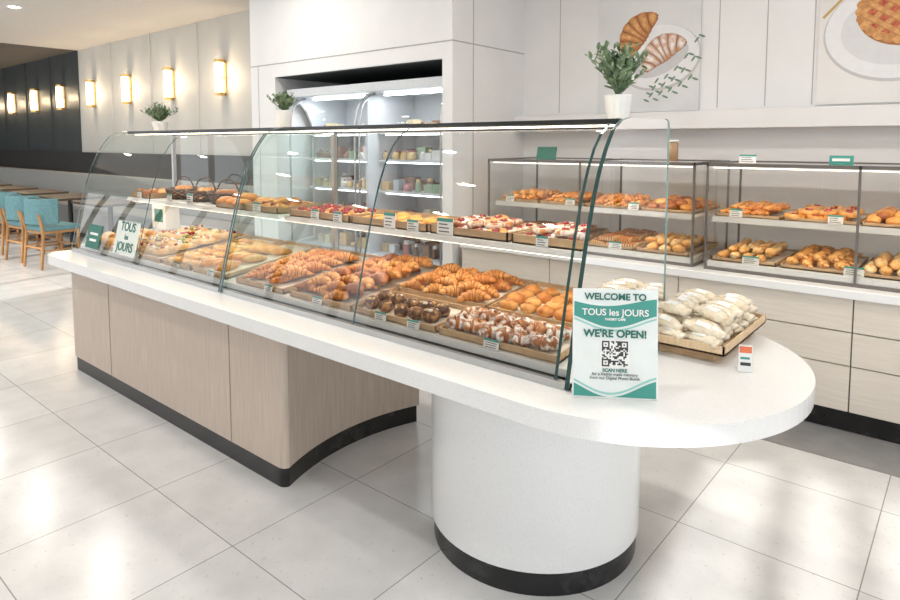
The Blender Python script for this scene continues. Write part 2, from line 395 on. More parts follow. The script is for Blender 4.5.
def tart(b,M,fill=CUST,R=.036):
    n=16; vs=[];fs=[]
    for r,z in ((0,0),(.75,0),(1,.6),(.92,.62),(.86,.5)):
        for i in range(n):
            a=2*pi*i/n; k=1+.05*(i%2); vs.append((R*r*k*math.cos(a),R*r*k*math.sin(a),R*z))
    for j in range(4):
        for i in range(n): fs.append((j*n+i,j*n+(i+1)%n,(j+1)*n+(i+1)%n,(j+1)*n+i))
    b.add(vs,fs,CRO2,M,True)
    b.ell((0,0,R*.5),(R*.86,R*.86,R*.22),CREAMB if fill is RED else fill,M,nu=12,nv=4)
    if fill is RED:
        for k in range(5):
            a=k*2*pi/5; b.ell((R*.45*math.cos(a),R*.45*math.sin(a),R*.75),(.010,.010,.010),RED,M,nu=6,nv=4)
def wrapped(b,M):
    N=11; pts=[];rad=[]
    for i in range(N):
        t=-1+2*i/(N-1); pts.append((.085*t,-.012*t*t,.026))
        r=.038*(1-abs(t)**2.2*.70)*(1+random.uniform(-.05,.05)); 
        if abs(t)>.95: r=.026
        rad.append(r)
    b.tube(pts,rad,WRAP,M,n=9,fy=.62)
    b.box(-.03,.03,-.012,.012,.048,.0495,PAPER,M)
def tray(b,x0,x1,y0,y1,z,tilt,m,h=.022,liner=True):
    M=Matrix.Translation((0,y0,z))@Matrix.Rotation(tilt,4,'X')
    D=y1-y0; t=.006
    b.box(x0,x1,0,D,0,.006,m,M); b.box(x0,x1,0,t,0,h,m,M); b.box(x0,x1,D-t,D,0,h,m,M); b.box(x0,x0+t,0,D,0,h,m,M); b.box(x1-t,x1,0,D,0,h,m,M)
    if liner: b.box(x0+.008,x1-.008,.008,D-.008,.006,.008,LINER,M)
def fill(b,fn,x0,x1,y0,y1,zf,dx,dy,layers=1,rz=0,rzj=.3,dz=.035,kw=None,tj=.15,tilt=.12):
    kw=kw or {}
    for L in range(layers):
        yy=y0+L*dy*.45
        while yy<=y1+1e-6-L*dy*.2:
            xx=x0+(L%2)*dx*.5
            while xx<=x1+1e-6:
                k=dict(kw)
                if 'ms' in k: k['m']=random.choice(k.pop('ms'))
                fn(b,T(xx+random.uniform(-.008,.008),yy+random.uniform(-.008,.008),zf(yy)+L*dz,rz+random.uniform(-rzj,rzj),random.uniform(-tj,tj)+tilt,random.uniform(-tj,tj)*.8,random.uniform(.88,1.1)),**k)
                xx+=dx
            yy+=dy
dk=lambda y: .838+(y-1.64)*.117
tl=math.atan(.117)
def decktray(name,fn,x0,x1,y0,y1,h=.025,dx=.09,dy=.08,pad=.05,**k):
    b=B(); tray(b,x0,x1,y0,y1,.828+(y0-1.65)*.117,tl,TRAYW,h)
    fill(b,fn,x0+.055,x1-.05,y0+pad,y1-pad,dk,dx,dy,**k)
    return b.obj(name,None,((x0+x1)/2,(y0+y1)/2,.83))
decktray('croissant_tray',croissant,-2.73,-2.35,1.655,2.25,dx=.070,dy=.095,pad=.085,rz=pi/2-.35,rzj=.2,layers=2,kw=dict(ms=(CRO1,CRO2),L=.066,R=.028),dz=.022,tilt=.0)
decktray('curved_croissant_tray',croissant,-2.30,-1.90,1.655,2.25,dx=.108,dy=.07,pad=.06,rz=.25,rzj=.4,layers=2,kw=dict(ms=(CRO1,CRO2,CRO1,DEEP),L=.058,R=.029),dz=.026)
decktray('butter_croissant_tray',croissant,-1.885,-1.42,1.915,2.25,dx=.108,dy=.075,rz=.5,rzj=.4,layers=2,kw=dict(ms=(CRO1,CRO2),L=.060,R=.029),dz=.024)
decktray('chocolate_nut_pastry_tray',lump,-1.885,-1.45,1.655,1.875,dx=.078,dy=.065,rzj=3,kw=dict(m=CHOC,R=.036))
decktray('sugared_pastry_tray',twist,-1.435,-.955,1.655,1.875,pad=.055,dx=.070,dy=.085,rz=pi/2-.4,rzj=.5,kw=dict(ms=(SUGAR,SUGAR,SUGP)),layers=1)
decktray('golden_madeleine_tray',madeleine,-1.405,-.955,1.905,2.25,dx=.082,dy=.062,rzj=.3,layers=1,kw=dict(ms=(CRO1,CRO2)))
decktray('long_roll_tray',longroll,-3.14,-2.83,1.655,2.25,dx=.072,dy=.15,pad=.09,rz=pi/2-.3,rzj=.2,kw=dict(ms=(PALE,CRO2,CRO1),L=.072,R=.029),tilt=0)
decktray('cheese_pastry_tray',danish,-3.47,-3.17,1.655,2.25,dx=.088,dy=.085,rzj=.5,kw=dict(ms=(PALE,CREAMB,CRO2),top=CUST,R=.038),tilt=0)
decktray('sandwich_roll_tray',sandwich,-4.1,-3.50,1.655,2.25,dx=.072,dy=.14,pad=.09,rz=pi/2-.3,rzj=.15,layers=2,dz=.016,tilt=0)
decktray('soft_bun_tray',bun,-4.56,-4.12,1.655,2.0,dx=.085,dy=.08,rzj=3,kw=dict(ms=(PALE,CRO2,CREAMB),R=.04))
sz=lambda y:1.137
def boxtray(name,fn,x0,x1,dx,dy,layers=1,m=KRAFT,**k):
    b=B(); tray(b,x0,x1,1.965,2.27,1.1255,0,m,.035)
    fill(b,fn,x0+.05,x1-.045,2.01,2.235,sz,dx,dy,layers=layers,**k)
    return b.obj(name,None,((x0+x1)/2,2.1,1.1255))
boxtray('powdered_danish_tray',danish,-1.34,-.965,.088,.075,2,TRAYW,rzj=1,kw=dict(ms=(SUGP,SUGAR),R=.037),dz=.026)
boxtray('berry_danish_tray',danish,-1.75,-1.36,.088,.075,2,rzj=1,kw=dict(ms=(SUGP,SUGAR,PALE),R=.037),dz=.026)
boxtray('custard_tart_tray',tart,-2.24,-1.77,.083,.08,1,rzj=1)
boxtray('fruit_tart_tray',tart,-2.72,-2.26,.083,.08,1,rzj=1,kw=dict(fill=RED))
boxtray('cinnamon_swirl_tray',swirl,-3.12,-2.83,.095,.09,2,rzj=2,kw=dict(ms=(CRO2,CRO1)),dz=.025)
boxtray('toasted_bread_tray',longroll,-3.44,-3.15,.08,.14,2,rz=pi/2,kw=dict(ms=(CRO1,DEEP),L=.06,R=.03),dz=.03)
boxtray('glazed_bun_tray',bun,-4.55,-4.28,.085,.08,1,rzj=1,kw=dict(ms=(CRO2,DEEP),R=.04))
def basket(x,y,z,rx,ry,h,fn,**kw):
    b=B(); n=28
    for j in range(6):
        t=j/5; k=.78+.22*t
        pts=[(x+rx*k*math.cos(2*pi*i/n),y+ry*k*math.sin(2*pi*i/n),z+.006+h*t+.003*(-1)**(i+j)) for i in range(n+1)]
        b.tube(pts,.0055 if j<5 else .008,WICKER,n=5)
    for i in range(14):
        a=2*pi*i/14; b.tube([(x+rx*.77*math.cos(a),y+ry*.77*math.sin(a),z+.003),(x+rx*1.01*math.cos(a),y+ry*1.01*math.sin(a),z+h)],.004,WICKER,n=4)
    b.prism([(x+rx*.77*math.cos(2*pi*i/n),y+ry*.77*math.sin(2*pi*i/n)) for i in range(n)],z+.001,z+.007,WICKER)
    b.tube([(x+rx*math.cos(pi*i/12),y,z+h+.09*math.sin(pi*i/12)) for i in range(13)],.005,WICKER,n=5)
    for L in range(2):
        for k in range(6 if L==0 else 4):
            a=2*pi*k/(6 if L==0 else 4)+L*.5; q=.48 if L==0 else .28
            fn(b,T(x+rx*q*math.cos(a),y+ry*q*math.sin(a),z+.012+.036*L,random.uniform(0,3),random.uniform(-.3,.3)),**kw)
    b.obj('bread_basket',None,(x,y,z))
basket(-4.12,2.13,1.1255,.125,.115,.06,bun,m=CRO1,R=.036)
basket(-3.85,2.13,1.1255,.125,.115,.06,croissant,m=CRO2,L=.05,R=.026)
basket(-3.58,2.13,1.1255,.125,.115,.06,longroll,m=DEEP,L=.05,R=.026)

def card(b,x,y,z,w,h,rz=0,lean=-.25,n=3,m=PAPER):
    M=T(x,y,z,rz,lean)
    b.box(-w/2,w/2,0,.002,0,h,m,M); b.box(-w/2,w/2,0,.008,0,.003,m,M)
    if n: b.box(-w/2,w/2,-.0008,0,h*.80,h,GREEN,M)
    for k in range(n):
        zz=h*(.64-.21*k)
        b.box(-w*.38,w*.38*random.uniform(.2,1),-.0008,0,zz-h*.03,zz+h*.03,INK,M)
b=B()
for x in (-4.3,-3.78,-3.3,-2.95,-2.45,-2.1,-1.72,-1.55,-1.2): card(b,x,1.641,.826,.060,.034,lean=-.18)
b.obj('deck_price_tags',None,(-2.8,1.641,.826))
b=B()
for x,w,h in ((-4.4,.06,.05),(-3.98,.06,.05),(-3.72,.07,.065),(-3.0,.07,.055),(-2.5,.06,.05),(-2.33,.06,.05),(-1.98,.07,.07),(-1.84,.065,.05),(-1.66,.085,.07),(-1.2,.05,.04)): card(b,x,1.951,1.1255,w,h,lean=-.05)
b.obj('shelf_price_tags',None,(-2.8,1.951,1.1255))
b=B(); b.box(-4.5,-4.3,2.08,2.18,.90,1.095,PAPER); b.box(-4.46,-4.34,2.078,2.0805,.95,1.04,DGREEN)
b.obj('paper_gift_bag',None,(-4.4,2.13,.90))
def gl(z):
    for (y0,z0),(y1,z1) in zip(prof,prof[1:]):
        if z0<=z<=z1: return y0+(y1-y0)*(z-z0)/(z1-z0)
dec=empty('glass_lettering_decal',(-3.9,gl(.92)-.004,.92))
b=B(); M=T(-3.87,gl(.92)-.0045,.92,0,math.radians(-13.7)); b.box(-.15,.15,-.0006,.0006,-.085,.115,mat('frosted_film',(.70,.74,.70),.5),M); b.obj('film',dec)
for k,(s,sz_,) in enumerate((('TOUS',.075),('les',.045),('JOURS',.075))):
    z=1.0-.058*k; text(s,'letters_%d'%(k+1),dec,T(-3.87,gl(z)-.007,z,0,math.radians(76.3)),sz_,DGREEN,bold=.001)
b=B(); M=T(-4.33,gl(.86)-.005,.86,0,math.radians(-14))
b.box(-.10,.10,-.001,.001,-.03,.12,DGREEN,M); b.box(-.06,.06,-.002,-.001,.055,.07,PAPER,M); b.box(-.05,.05,-.002,-.001,.015,.03,PAPER,M)
b.obj('green_window_sticker',None,(-4.33,gl(.86),.86))

# ---------------------------------------------------------------- wrapped pastries
e=empty('wrapped_pastry_tray',(-.72,2.42,ZS))
b=B()
tx0,tx1,ty0,ty1=-.868,-.60,2.09,2.60
b.box(tx0+.04,tx1-.04,ty0+.04,ty1-.04,ZS,ZS+.035,TRAYW)
tray(b,tx0,tx1,ty0,ty1,ZS+.035,0,mat('light_tray_wood',(.74,.56,.36),.5,col2=(.64,.46,.28),scale=20,stretch=(6,1,1)),.032,False)
b.obj('wooden_tray',e)
b=B()
for L in range(3):
    for j in range(7):
        for i in range(2):
            if L==2 and j in(0,6): continue
            wrapped(b,T(-.80+.125*i+random.uniform(-.01,.01),2.14+.068*j+.02*(L%2),ZS+.052+.034*L,random.uniform(-.25,.25)-.35,random.uniform(.3,.7),random.uniform(-.15,.15),random.uniform(.72,.86)))
b.obj('wrapped_pastries',e)

# ---------------------------------------------------------------- welcome sign
SL=Vector((-.857,1.566,ZS)); SR=Vector((-.660,1.694,ZS))
d=(SR-SL); W=d.length; ang=math.atan2(d.y,d.x); H=.308
mid=(SL+SR)/2
e=empty('welcome_sign',tuple(mid))
S=T(mid.x,mid.y,ZS+.002,ang,-.08)
ACR=mat('acrylic_white',(.78,.83,.82),.25)
b=B(); b.box(-W/2,W/2,0,.004,0,H,ACR,S); b.box(-W/2,W/2,0,.06,0,.003,ACR,T(mid.x,mid.y,ZS+.001,ang))
b.obj('acrylic_stand',e)
b=B()
w2=W/2
def band(fa,fb,n=20,m=GREEN,y=-.0008):
    vs=[]
    for i in range(n+1):
        x=-w2+.004+(W-.008)*i/n; t=i/n; vs+=[(x,y,fa(t)),(x,y,fb(t))]
    b.add(vs,[(2*i,2*i+2,2*i+3,2*i+1) for i in range(n)],m,S)
band(lambda t:H-.036-.012*math.sin(t*4.2),lambda t:H-.088-.020*math.sin(t*4.6-.6))
band(lambda t:H-.094-.020*math.sin(t*4.6-.6),lambda t:H-.099-.020*math.sin(t*4.6-.6),m=mat('pale_teal',(.30,.60,.55),.5))
band(lambda t:.030+.026*math.sin(t*4.6+2.7),lambda t:.004)
band(lambda t:.042+.026*math.sin(t*4.6+2.7),lambda t:.036+.026*math.sin(t*4.6+2.7),m=mat('pale_teal'))
q=.072; nq=17; cs=q/nq
b.box(-q/2-.004,q/2+.004,-.0012,-.0006,.086,.086+q+.008,PAPER,S)
rr=random.Random(3)
def finder(i,j):
    for (a,c) in ((0,0),(0,nq-5),(nq-5,nq-5)):
        if a<=i<a+5 and c<=j<c+5:
            k=(i-a,j-c); return (k[0] in(0,4) or k[1] in(0,4) or k==(2,2))
    return None
for i in range(nq):
    for j in range(nq):
        f=finder(i,j); on=f if f is not None else rr.random()<.48
        if on: b.box(-q/2+i*cs,-q/2+(i+1)*cs,-.0016,-.0011,.090+j*cs,.090+(j+1)*cs,INK,S)
b.obj('print_panels',e)
def st(s,z,size,m,x=0,bold=.0004): 
    text(s,'text_'+s.split()[0].lower().replace("'",""),e,S@T(x,-.0024,z,0,pi/2),size,m,bold=bold,ext=.0002)
st('WELCOME TO',H-.022,.026,DGREEN,bold=.0008); st('TOUS les JOURS',H-.066,.026,PAPER); st('BAKERY CAFE',H-.085,.009,PAPER)
st("WE'RE OPEN!",H-.126,.029,DGREEN,bold=.001); st('SCAN HERE',.079,.013,DGREEN); st('for a freshly made memory',.068,.0115,INK,bold=.0001)
st('from our Digital Photo Booth',.057,.0115,INK,bold=.0001)
b=B(); M=T(-.535,2.09,ZS+.001,ang-.15,-.1)
b.box(-.02,.02,0,.003,0,.085,PAPER,M); b.box(-.02,.02,0,.05,0,.003,PAPER,T(-.535,2.09,ZS+.001,ang-.15))
b.box(-.018,.018,-.001,0,.06,.08,mat('orange_print',(.75,.18,.08),.5),M); b.box(-.015,.015,-.001,0,.02,.03,INK,M); b.box(-.015,.012,-.001,0,.04,.047,GREEN,M)
b.obj('small_price_sign',None,(-.535,2.09,ZS))

# ---------------------------------------------------------------- potted plants
def plant(x,y,z,pr,ph,fw,fh,n,leaf,seed):
    rnd=random.Random(seed); e=empty('potted_plant',(x,y,z))
    b=B(); M=T(x,y,z)
    b.lathe([(0,0),(pr*.78,0),(pr*.82,.004),(pr,ph*.95),(pr*1.02,ph),(pr*.9,ph),(pr*.88,ph*.88),(0,ph*.88)],POT,M,24)
    b.lathe([(0,ph*.885),(pr*.88,ph*.885)],mat('soil',(.05,.035,.025),.9),M,16)
    b.obj('pot',e)
    b=B(); stems=int(n/12)
    for s in range(stems):
        a=rnd.uniform(0,2*pi); sp=rnd.uniform(.1,1)*fw; hh=fh*rnd.uniform(.65,1.05)*(1-.25*sp/fw)
        P=[Vector((x,y,z+ph*.85))+Vector((math.cos(a)*sp*t**1.3,math.sin(a)*sp*t**1.3,hh*t)) for t in (0,.25,.5,.75,1)]
        b.tube(P,.0016,LEAF,n=5)
        for k in range(12):
            t=.22+.78*k/11; i=min(3,int(t*4)); p=P[i].lerp(P[i+1],t*4-i)
            l=leaf*rnd.uniform(.6,1.1)*(1.15-.45*t); w=l*.24
            M=Matrix.Translation(p)@Matrix.Rotation(rnd.uniform(0,2*pi),4,'Z')@Matrix.Rotation(-rnd.uniform(.3,1.2),4,'Y')@Matrix.Rotation(rnd.uniform(-.8,.8),4,'X')
            b.add([(0,0,0),(l*.35,w,.1*l),(l*.75,w*.7,.12*l),(l,0,0),(l*.75,-w*.7,.12*l),(l*.35,-w,.1*l),(l*.5,0,0)],[(0,6,1),(1,6,2),(2,6,3),(3,6,4),(4,6,5),(5,6,0)],LEAF,M,True)
    b.obj('foliage',e)
plant(-1.02,2.17,1.583,.048,.09,.12,.20,480,.046,1)
plant(-3.03,2.16,1.583,.05,.10,.09,.12,340,.038,2)
plant(-4.50,2.16,1.583,.055,.07,.12,.14,340,.046,3)

# ---------------------------------------------------------------- back counter
e=empty('back_counter',(.2,4.2,0))
b=B(); b.box(-3.0,3.98,3.70,4.66,.715,.76,STONE); b.obj('countertop',e,bevel=.004)
b=B(); b.box(-3.0,3.98,3.78,4.6,0.003,.12,KICK); b.obj('kick_plinth',e)
b=B(); b.box(-3.0,3.98,3.745,4.64,.12,.715,mat('drawer_gap',(.12,.10,.08),.8)); b.obj('carcass',e)
b=B()
xs=[-3.0,-2.23,-1.345,-.456,.43,1.32,2.2,3.1,3.98]
for a,c in zip(xs,xs[1:]):
    for z0,z1 in ((.125,.36),(.366,.535),(.541,.71)):
        b.box(a+.003,c-.003,3.727,3.746,z0,z1,WOOD2)
b.obj('drawer_fronts',e,bevel=.0015)

# ---------------------------------------------------------------- back display cases
def backcase(x0,seed):
    random.seed(seed)
    w=1.52; x1=x0+w; y0,y1,z0,z1=3.80,4.48,.7605,1.385
    e=empty('countertop_display_case',((x0+x1)/2,(y0+y1)/2,z0))
    b=B(); 
    b.box(x0,x1,y0,y1,z0,z0+.018,BRONZE); b.box(x0+.015,x1-.015,y0+.015,y1-.01,z0+.018,z0+.05,CASEW)
    t=.012
    for x in (x0,(x0+x1)/2-t/2,x1-t): b.box(x,x+t,y0,y0+t,z0+.018,z1,BRONZE)
    for x in (x0,x1-t): b.box(x,x+t,y1-t,y1,z0+.018,z1,BRONZE)
    b.box(x0,x1,y0,y0+t,z1-.018,z1,BRONZE); b.box(x0,x1,y1-t,y1,z1-.018,z1,BRONZE)
    for x in (x0,x1-t): b.box(x,x+t,y0,y1,z1-.018,z1,BRONZE)
    b.obj('frame',e)
    b=B()
    b.add([(x0+t,y0+.006,z0+.04),(x1-t,y0+.006,z0+.04),(x1-t,y0+.006,z1-.018),(x0+t,y0+.006,z1-.018)],[(0,1,2,3)],GL)
    b.add([(x0+t,y0+t,z1-.005),(x1-t,y0+t,z1-.005),(x1-t,y1-t,z1-.005),(x0+t,y1-t,z1-.005)],[(0,1,2,3)],GL)
    for x in (x0+.006,x1-.006): b.add([(x,y0+t,z0+.04),(x,y1-t,z0+.04),(x,y1-t,z1-.018),(x,y0+t,z1-.018)],[(0,1,2,3)],GL)
    b.obj('glass',e)
    b=B(); b.box(x0+.02,x1-.02,y0+.08,y1-.03,z0+.29,z0+.305,CASEW); b.box(x0+.02,x1-.02,y0+.075,y0+.08,z0+.275,z0+.31,CASEW)
    b.box(x0+.03,x1-.03,y0+.03,y0+.042,z1-.03,z1-.025,LED2); b.box(x0+.03,x1-.03,y0+.09,y0+.10,z0+.284,z0+.2895,LED2)
    b.obj('shelf',e)
    strip(e,(x0+x1)/2,y0+.05,z1-.034,1.4,2); strip(e,(x0+x1)/2,y0+.11,z0+.28,1.4,1)
    b=B()
    for k in range(4):
        xa=x0+.03+k*.367; tray(b,xa,xa+.35,y0+.04,y1-.06,z0+.052,0,TRAYW,.02)
        tray(b,xa,xa+.35,y0+.10,y1-.06,z0+.307,0,TRAYW,.02)
        fn,kw,dx,dy,rz=[(pie,dict(ms=(PALE,CREAMB)),.11,.075,0),(longroll,dict(ms=(PALE,CREAMB),L=.07,R=.028),.068,.14,pi/2),(croissant,dict(ms=(CRO2,PALE),L=.06,R=.028),.075,.11,pi/2),(longroll,dict(ms=(PALE,CREAMB),L=.075,R=.03),.07,.14,pi/2)][(k+seed)%4]
        fill(b,fn,xa+.05,xa+.31,y0+.11,y1-.12,lambda y:z0+.062,dx,dy,layers=2,rz=rz,rzj=.12,kw=kw,dz=.03)
        fn,kw,dx,dy,rz=[(croissant,dict(ms=(CRO1,CRO2),L=.06,R=.028),.07,.12,pi/2),(swirl,dict(ms=(CRO1,CRO2)),.09,.09,0),(danish,dict(m=CRO2,top=RED),.095,.095,0),(bun,dict(ms=(CRO1,CRO2,DEEP),R=.038),.08,.08,0)][(k+seed)%4]
        fill(b,fn,xa+.05,xa+.31,y0+.15,y1-.12,lambda y:z0+.317,dx,dy,layers=2,rz=rz,kw=kw,dz=.025)
    b.obj('pastries',e)
    b=B()
    for k in range(3):
        card(b,x0+.25+.5*k,y0+.025,z0+.05,.09,.05); card(b,x0+.15+.5*k,y0+.07,z0+.31,.07,.05)
    b.obj('price_tags',e)
for i,x0 in enumerate((-2.81,-1.225,.36)): backcase(x0,i)
random.seed(11)
b=B(); card(b,-1.02,3.86,1.386,.09,.05); b.obj('counter_sign',None,(-1.02,3.86,1.386))
b=B(); card(b,-.56,3.86,1.386,.11,.05,m=GREEN,n=0); b.box(-.60,-.52,3.855,3.858,1.405,1.42,PAPER); b.obj('counter_sign',None,(-.56,3.86,1.386))
b=B(); card(b,-2.35,3.86,1.386,.16,.09,m=DGREEN,n=0); b.obj('counter_sign',None,(-2.35,3.86,1.386))
b=B(); b.lathe([(0,0),(.05,0),(.05,.11),(.045,.12),(0,.12)],KRAFT,T(-1.52,4.0,1.386)); b.lathe([(0,.12),(.052,.12),(.052,.135),(0,.135)],PAPER,T(-1.52,4.0,1.386)); b.obj('lidded_canister',None,(-1.52,4.0,1.386))
b=B(); b.box(-1.78,-1.66,3.95,4.05,1.386,1.44,PAPER); b.box(-1.76,-1.68,3.948,3.951,1.40,1.425,DGREEN); b.obj('cake_box',None,(-1.72,4.0,1.386))

# ---------------------------------------------------------------- upright display fridge
e=empty('glass_display_fridge',(-4.24,4.1,0))
FX0,FX1=-5.25,-3.22; FXM=(FX0+FX1)/2
FRW=mat('fridge_white',(.62,.65,.68),.3)
PX=Matrix(((0,0,1,0),(1,0,0,0),(0,1,0,0),(0,0,0,1)))
b=B()
b.box(FX0,FX1,4.52,4.6,0,2.0,FRW)
side=[(3.74,0),(4.6,0),(4.6,2.02),(3.80,2.02),(3.80,1.93),(3.90,1.90),(4.0,1.82),(4.06,1.70),(4.08,1.55),(4.08,.55),(3.74,.5)]
for x in (FX0,FX1-.03): b.prism(side,x,x+.03,FRW,PX)
b.box(FXM-.015,FXM+.015,3.90,4.52,.5,1.94,FRW)
b.box(FX0,FX1,3.78,4.6,0,.5,FRW)
b.box(FX0,FX1,3.79,4.6,1.945,2.02,FRW)
for z in (.75,1.05,1.33,1.58): b.box(FX0+.03,FX1-.03,4.02,4.52,z,z+.02,FRW)
b.obj('body',e)
b=B()
arc=[(3.785,.52),(3.785,1.40),(3.785,1.60),(3.79,1.70),(3.81,1.79),(3.85,1.86),(3.91,1.91),(3.98,1.94)]
for x in (FX0+.04,FXM-.03,FXM+.03,FX1-.04):
    b.tube([(x,y,z) for y,z in arc],.009,STEEL)
b.tube([(FX0+.04,3.785,.52),(FX1-.04,3.785,.52)],.011,STEEL)
b.obj('arched_door_frames',e)
b=B()
for xa,xc in ((FX0+.04,FXM-.03),(FXM+.03,FX1-.04)):
    vs=[]
    for y,z in arc: vs+=[(xa,y,z),(xc,y,z)]
    b.add(vs,[(2*i,2*i+1,2*i+3,2*i+2) for i in range(len(arc)-1)],GL,None,True)
b.obj('curved_door_glass',e)
b=B()
COOL=emat('cool_tube',(.95,.97,1),10)
for z,y in ((1.925,4.02),(1.57,4.04),(1.32,4.04),(1.04,4.04)):
    for xa,xc in ((FX0+.1,FXM-.1),(FXM+.1,FX1-.1)): b.box(xa,xc,y,y+(.05 if z>1.9 else .012),z,z+.009,COOL)
b.obj('light_tubes',e)
for xc in ((FX0+FXM)/2,(FX1+FXM)/2): strip(e,xc,4.0,1.92,.8,3,(.93,.97,1))
b=B()
cols=[mat('pack_'+n,c,.4) for n,c in (('white',(.7,.7,.7)),('milk',(.7,.68,.64)),('rose',(.50,.22,.22)),('straw',(.66,.48,.22)),('sage',(.24,.36,.24)),('cocoa',(.22,.11,.06)),('clear',(.45,.52,.55)),('cream',(.72,.63,.44)))]
for z,zh in ((.5,.13),(.77,.13),(1.07,.12),(1.35,.12),(1.60,.11)):
    for yy in (4.05,4.2,4.37):
        x=FX0+.08
        m=random.choice(cols)
        while x<FX1-.15:
            w=random.uniform(.055,.10)
            if FXM-.12<x<FXM+.02: x=FXM+.03; continue
            if random.random()<.3: m=random.choice(cols)
            h=zh*random.uniform(.5,1)
            c_=random.random()
            if c_<.45: b.box(x,x+w,yy,yy+w,z+.001,z+h,m)
            elif c_<.75: b.lathe([(0,0),(w*.45,0),(w*.48,h*.4),(w*.40,h*.55),(w*.15,h*.62),(0,h*.62)],m,T(x+w/2,yy+w/2,z+.001),12); b.ell((x+w/2,yy+w/2,z+h*.66),(.012,.012,.012),RED,nu=6,nv=4)
            else:
                b.cyl(x+w/2,yy+w/2,z+.001,z+h*.75,w*.40,m,n=12); b.cyl(x+w/2,yy+w/2,z+h*.75,z+h,w*.28,random.choice((PAPER,cols[3])),n=10)
            x+=w+random.choice((.012,.02,.06))
b.obj('chilled_products',e)

# ---------------------------------------------------------------- posters (flat prints)
def disc(b,cx,cz,rx,rz,y,m,n=40,rot=0):
    b.add([(cx+rx*math.cos(2*pi*i/n)*math.cos(rot)-rz*math.sin(2*pi*i/n)*math.sin(rot),y,cz+rx*math.cos(2*pi*i/n)*math.sin(rot)+rz*math.sin(2*pi*i/n)*math.cos(rot)) for i in range(n)],[tuple(range(n-1,-1,-1))],m)
PBG=mat('poster_marble_bg',(.66,.665,.67),.5,col2=(.74,.74,.74),scale=3); PLATE=mat('poster_plate',(.80,.80,.81),.4); PSH=mat('poster_plate_rim',(.55,.54,.53),.4); PWARM=mat('poster_warm_bg',(.74,.71,.69),.5,col2=(.79,.77,.75),scale=2)
GOLD=mat('poster_gold',(.55,.36,.14),.4)
def shade(a,c,t): return tuple(a[i]*(1-t)+c[i]*t for i in range(3))
def ramp(nm,a,c,c2,lo=.36,hi=.62,sc=30,n=6): return [mat('%s_%d'%(nm,i),shade(a,c,i/(n-1)),.5,col2=shade(shade(a,c,i/(n-1)),c2,.6),scale=sc,lo=lo,hi=hi,detail=8) for i in range(n)]
RCR=ramp('poster_crust',(.22,.055,.012),(.84,.46,.17),(.42,.14,.03))
RSU=ramp('poster_sugared',(.30,.10,.03),(.90,.85,.80),(.55,.25,.09),.46,.60,24)
def fcro(b,cx,cz,s,rot,y,rp):
    # flat printed croissant: one crescent body built of curved cross-strips, coloured dark at seams
    N=64; C=12; nseg=7
    def hw(t): 
        return s*(.56*(1-abs(t)**2.0)**.75+.05)*(1+.07*abs(math.sin(nseg*pi*(t+1)/2)))
    def P(t,v):
        u=s*1.12*t; c=-.50*s*t*t; a=-.85*t
        bow=.11*s*(1-v*v)*(1 if t>0 else -1)*min(1,abs(t)*3)
        x=u-math.sin(a)*v*hw(t)+bow*math.cos(a)*-1; z=c+math.cos(a)*v*hw(t)
        return (cx+x*math.cos(rot)-z*math.sin(rot),y,cz+x*math.sin(rot)+z*math.cos(rot))
    vs=[P(-1+2*i/N,-1+2*j/C) for i in range(N+1) for j in range(C+1)]
    fs=[];ms=[]
    for i in range(N):
        t=-1+2*(i+.5)/N; ph=abs(math.sin(nseg*pi*(t+1)/2))
        for j in range(C):
            v=-1+2*(j+.5)/C
            L=(ph**.7)*5.4*(1-.45*max(0,-v))*(1-.55*v**4)
            if i%9==0: L-=.6
            fs.append((i*(C+1)+j,(i+1)*(C+1)+j,(i+1)*(C+1)+j+1,i*(C+1)+j+1)); ms.append(rp[max(0,min(5,int(L)))])
    b.add(vs,fs,ms)
yp=4.655
b=B(); b.box(-2.36,-1.57,yp,4.667,1.735,2.80,PBG)
disc(b,-1.88,2.13,.32,.24,yp-.0008,PSH,rot=.1); disc(b,-1.885,2.14,.31,.23,yp-.0012,PLATE,rot=.1)
disc(b,-1.86,2.12,.22,.11,yp-.0014,mat('poster_plate_shade',(.58,.58,.59),.5),rot=.4)
fcro(b,-2.06,2.33,.17,.95,yp-.0020,RCR); fcro(b,-1.86,2.19,.16,.55,yp-.0030,RSU)
for q in range(3):
    for k in range(11):
        t=k/10; lx=-1.96+.36*t+.02*q; lz=1.84+.05*q+(.14+.1*q)*t*t
        disc(b,lx,lz+(.020 if k%2 else -.020),.026,.008,yp-.001-.0002*k-.0003*q,mat('poster_leaf',(.18,.27,.19),.6),10,.9 if k%2 else -.4)
b.obj('croissant_poster',None,(-1.96,yp,2.2))
b=B(); b.box(-.83,-.04,yp,4.667,1.745,2.80,PWARM)
PXC,PZC=-.43,2.20
disc(b,PXC,PZC-.03,.375,.30,yp-.0008,PSH); disc(b,PXC,PZC-.02,.365,.29,yp-.0012,PLATE); disc(b,PXC,PZC-.02,.28,.21,yp-.0016,mat('poster_plate_well',(.70,.70,.71),.4))
PZ=PZC+.10; PX_=PXC+.05
disc(b,PX_,PZ-.01,.25,.21,yp-.002,RCR[1])
for k in range(26):
    a=2*pi*k/26; disc(b,PX_+.225*math.cos(a),PZ+.182*math.sin(a),.034,.028,yp-.0021-.00002*k,RCR[3+k%2],14)
disc(b,PX_,PZ+.005,.205,.165,yp-.0027,mat('poster_cherry',(.38,.04,.02),.4,col2=(.66,.16,.06),scale=40))
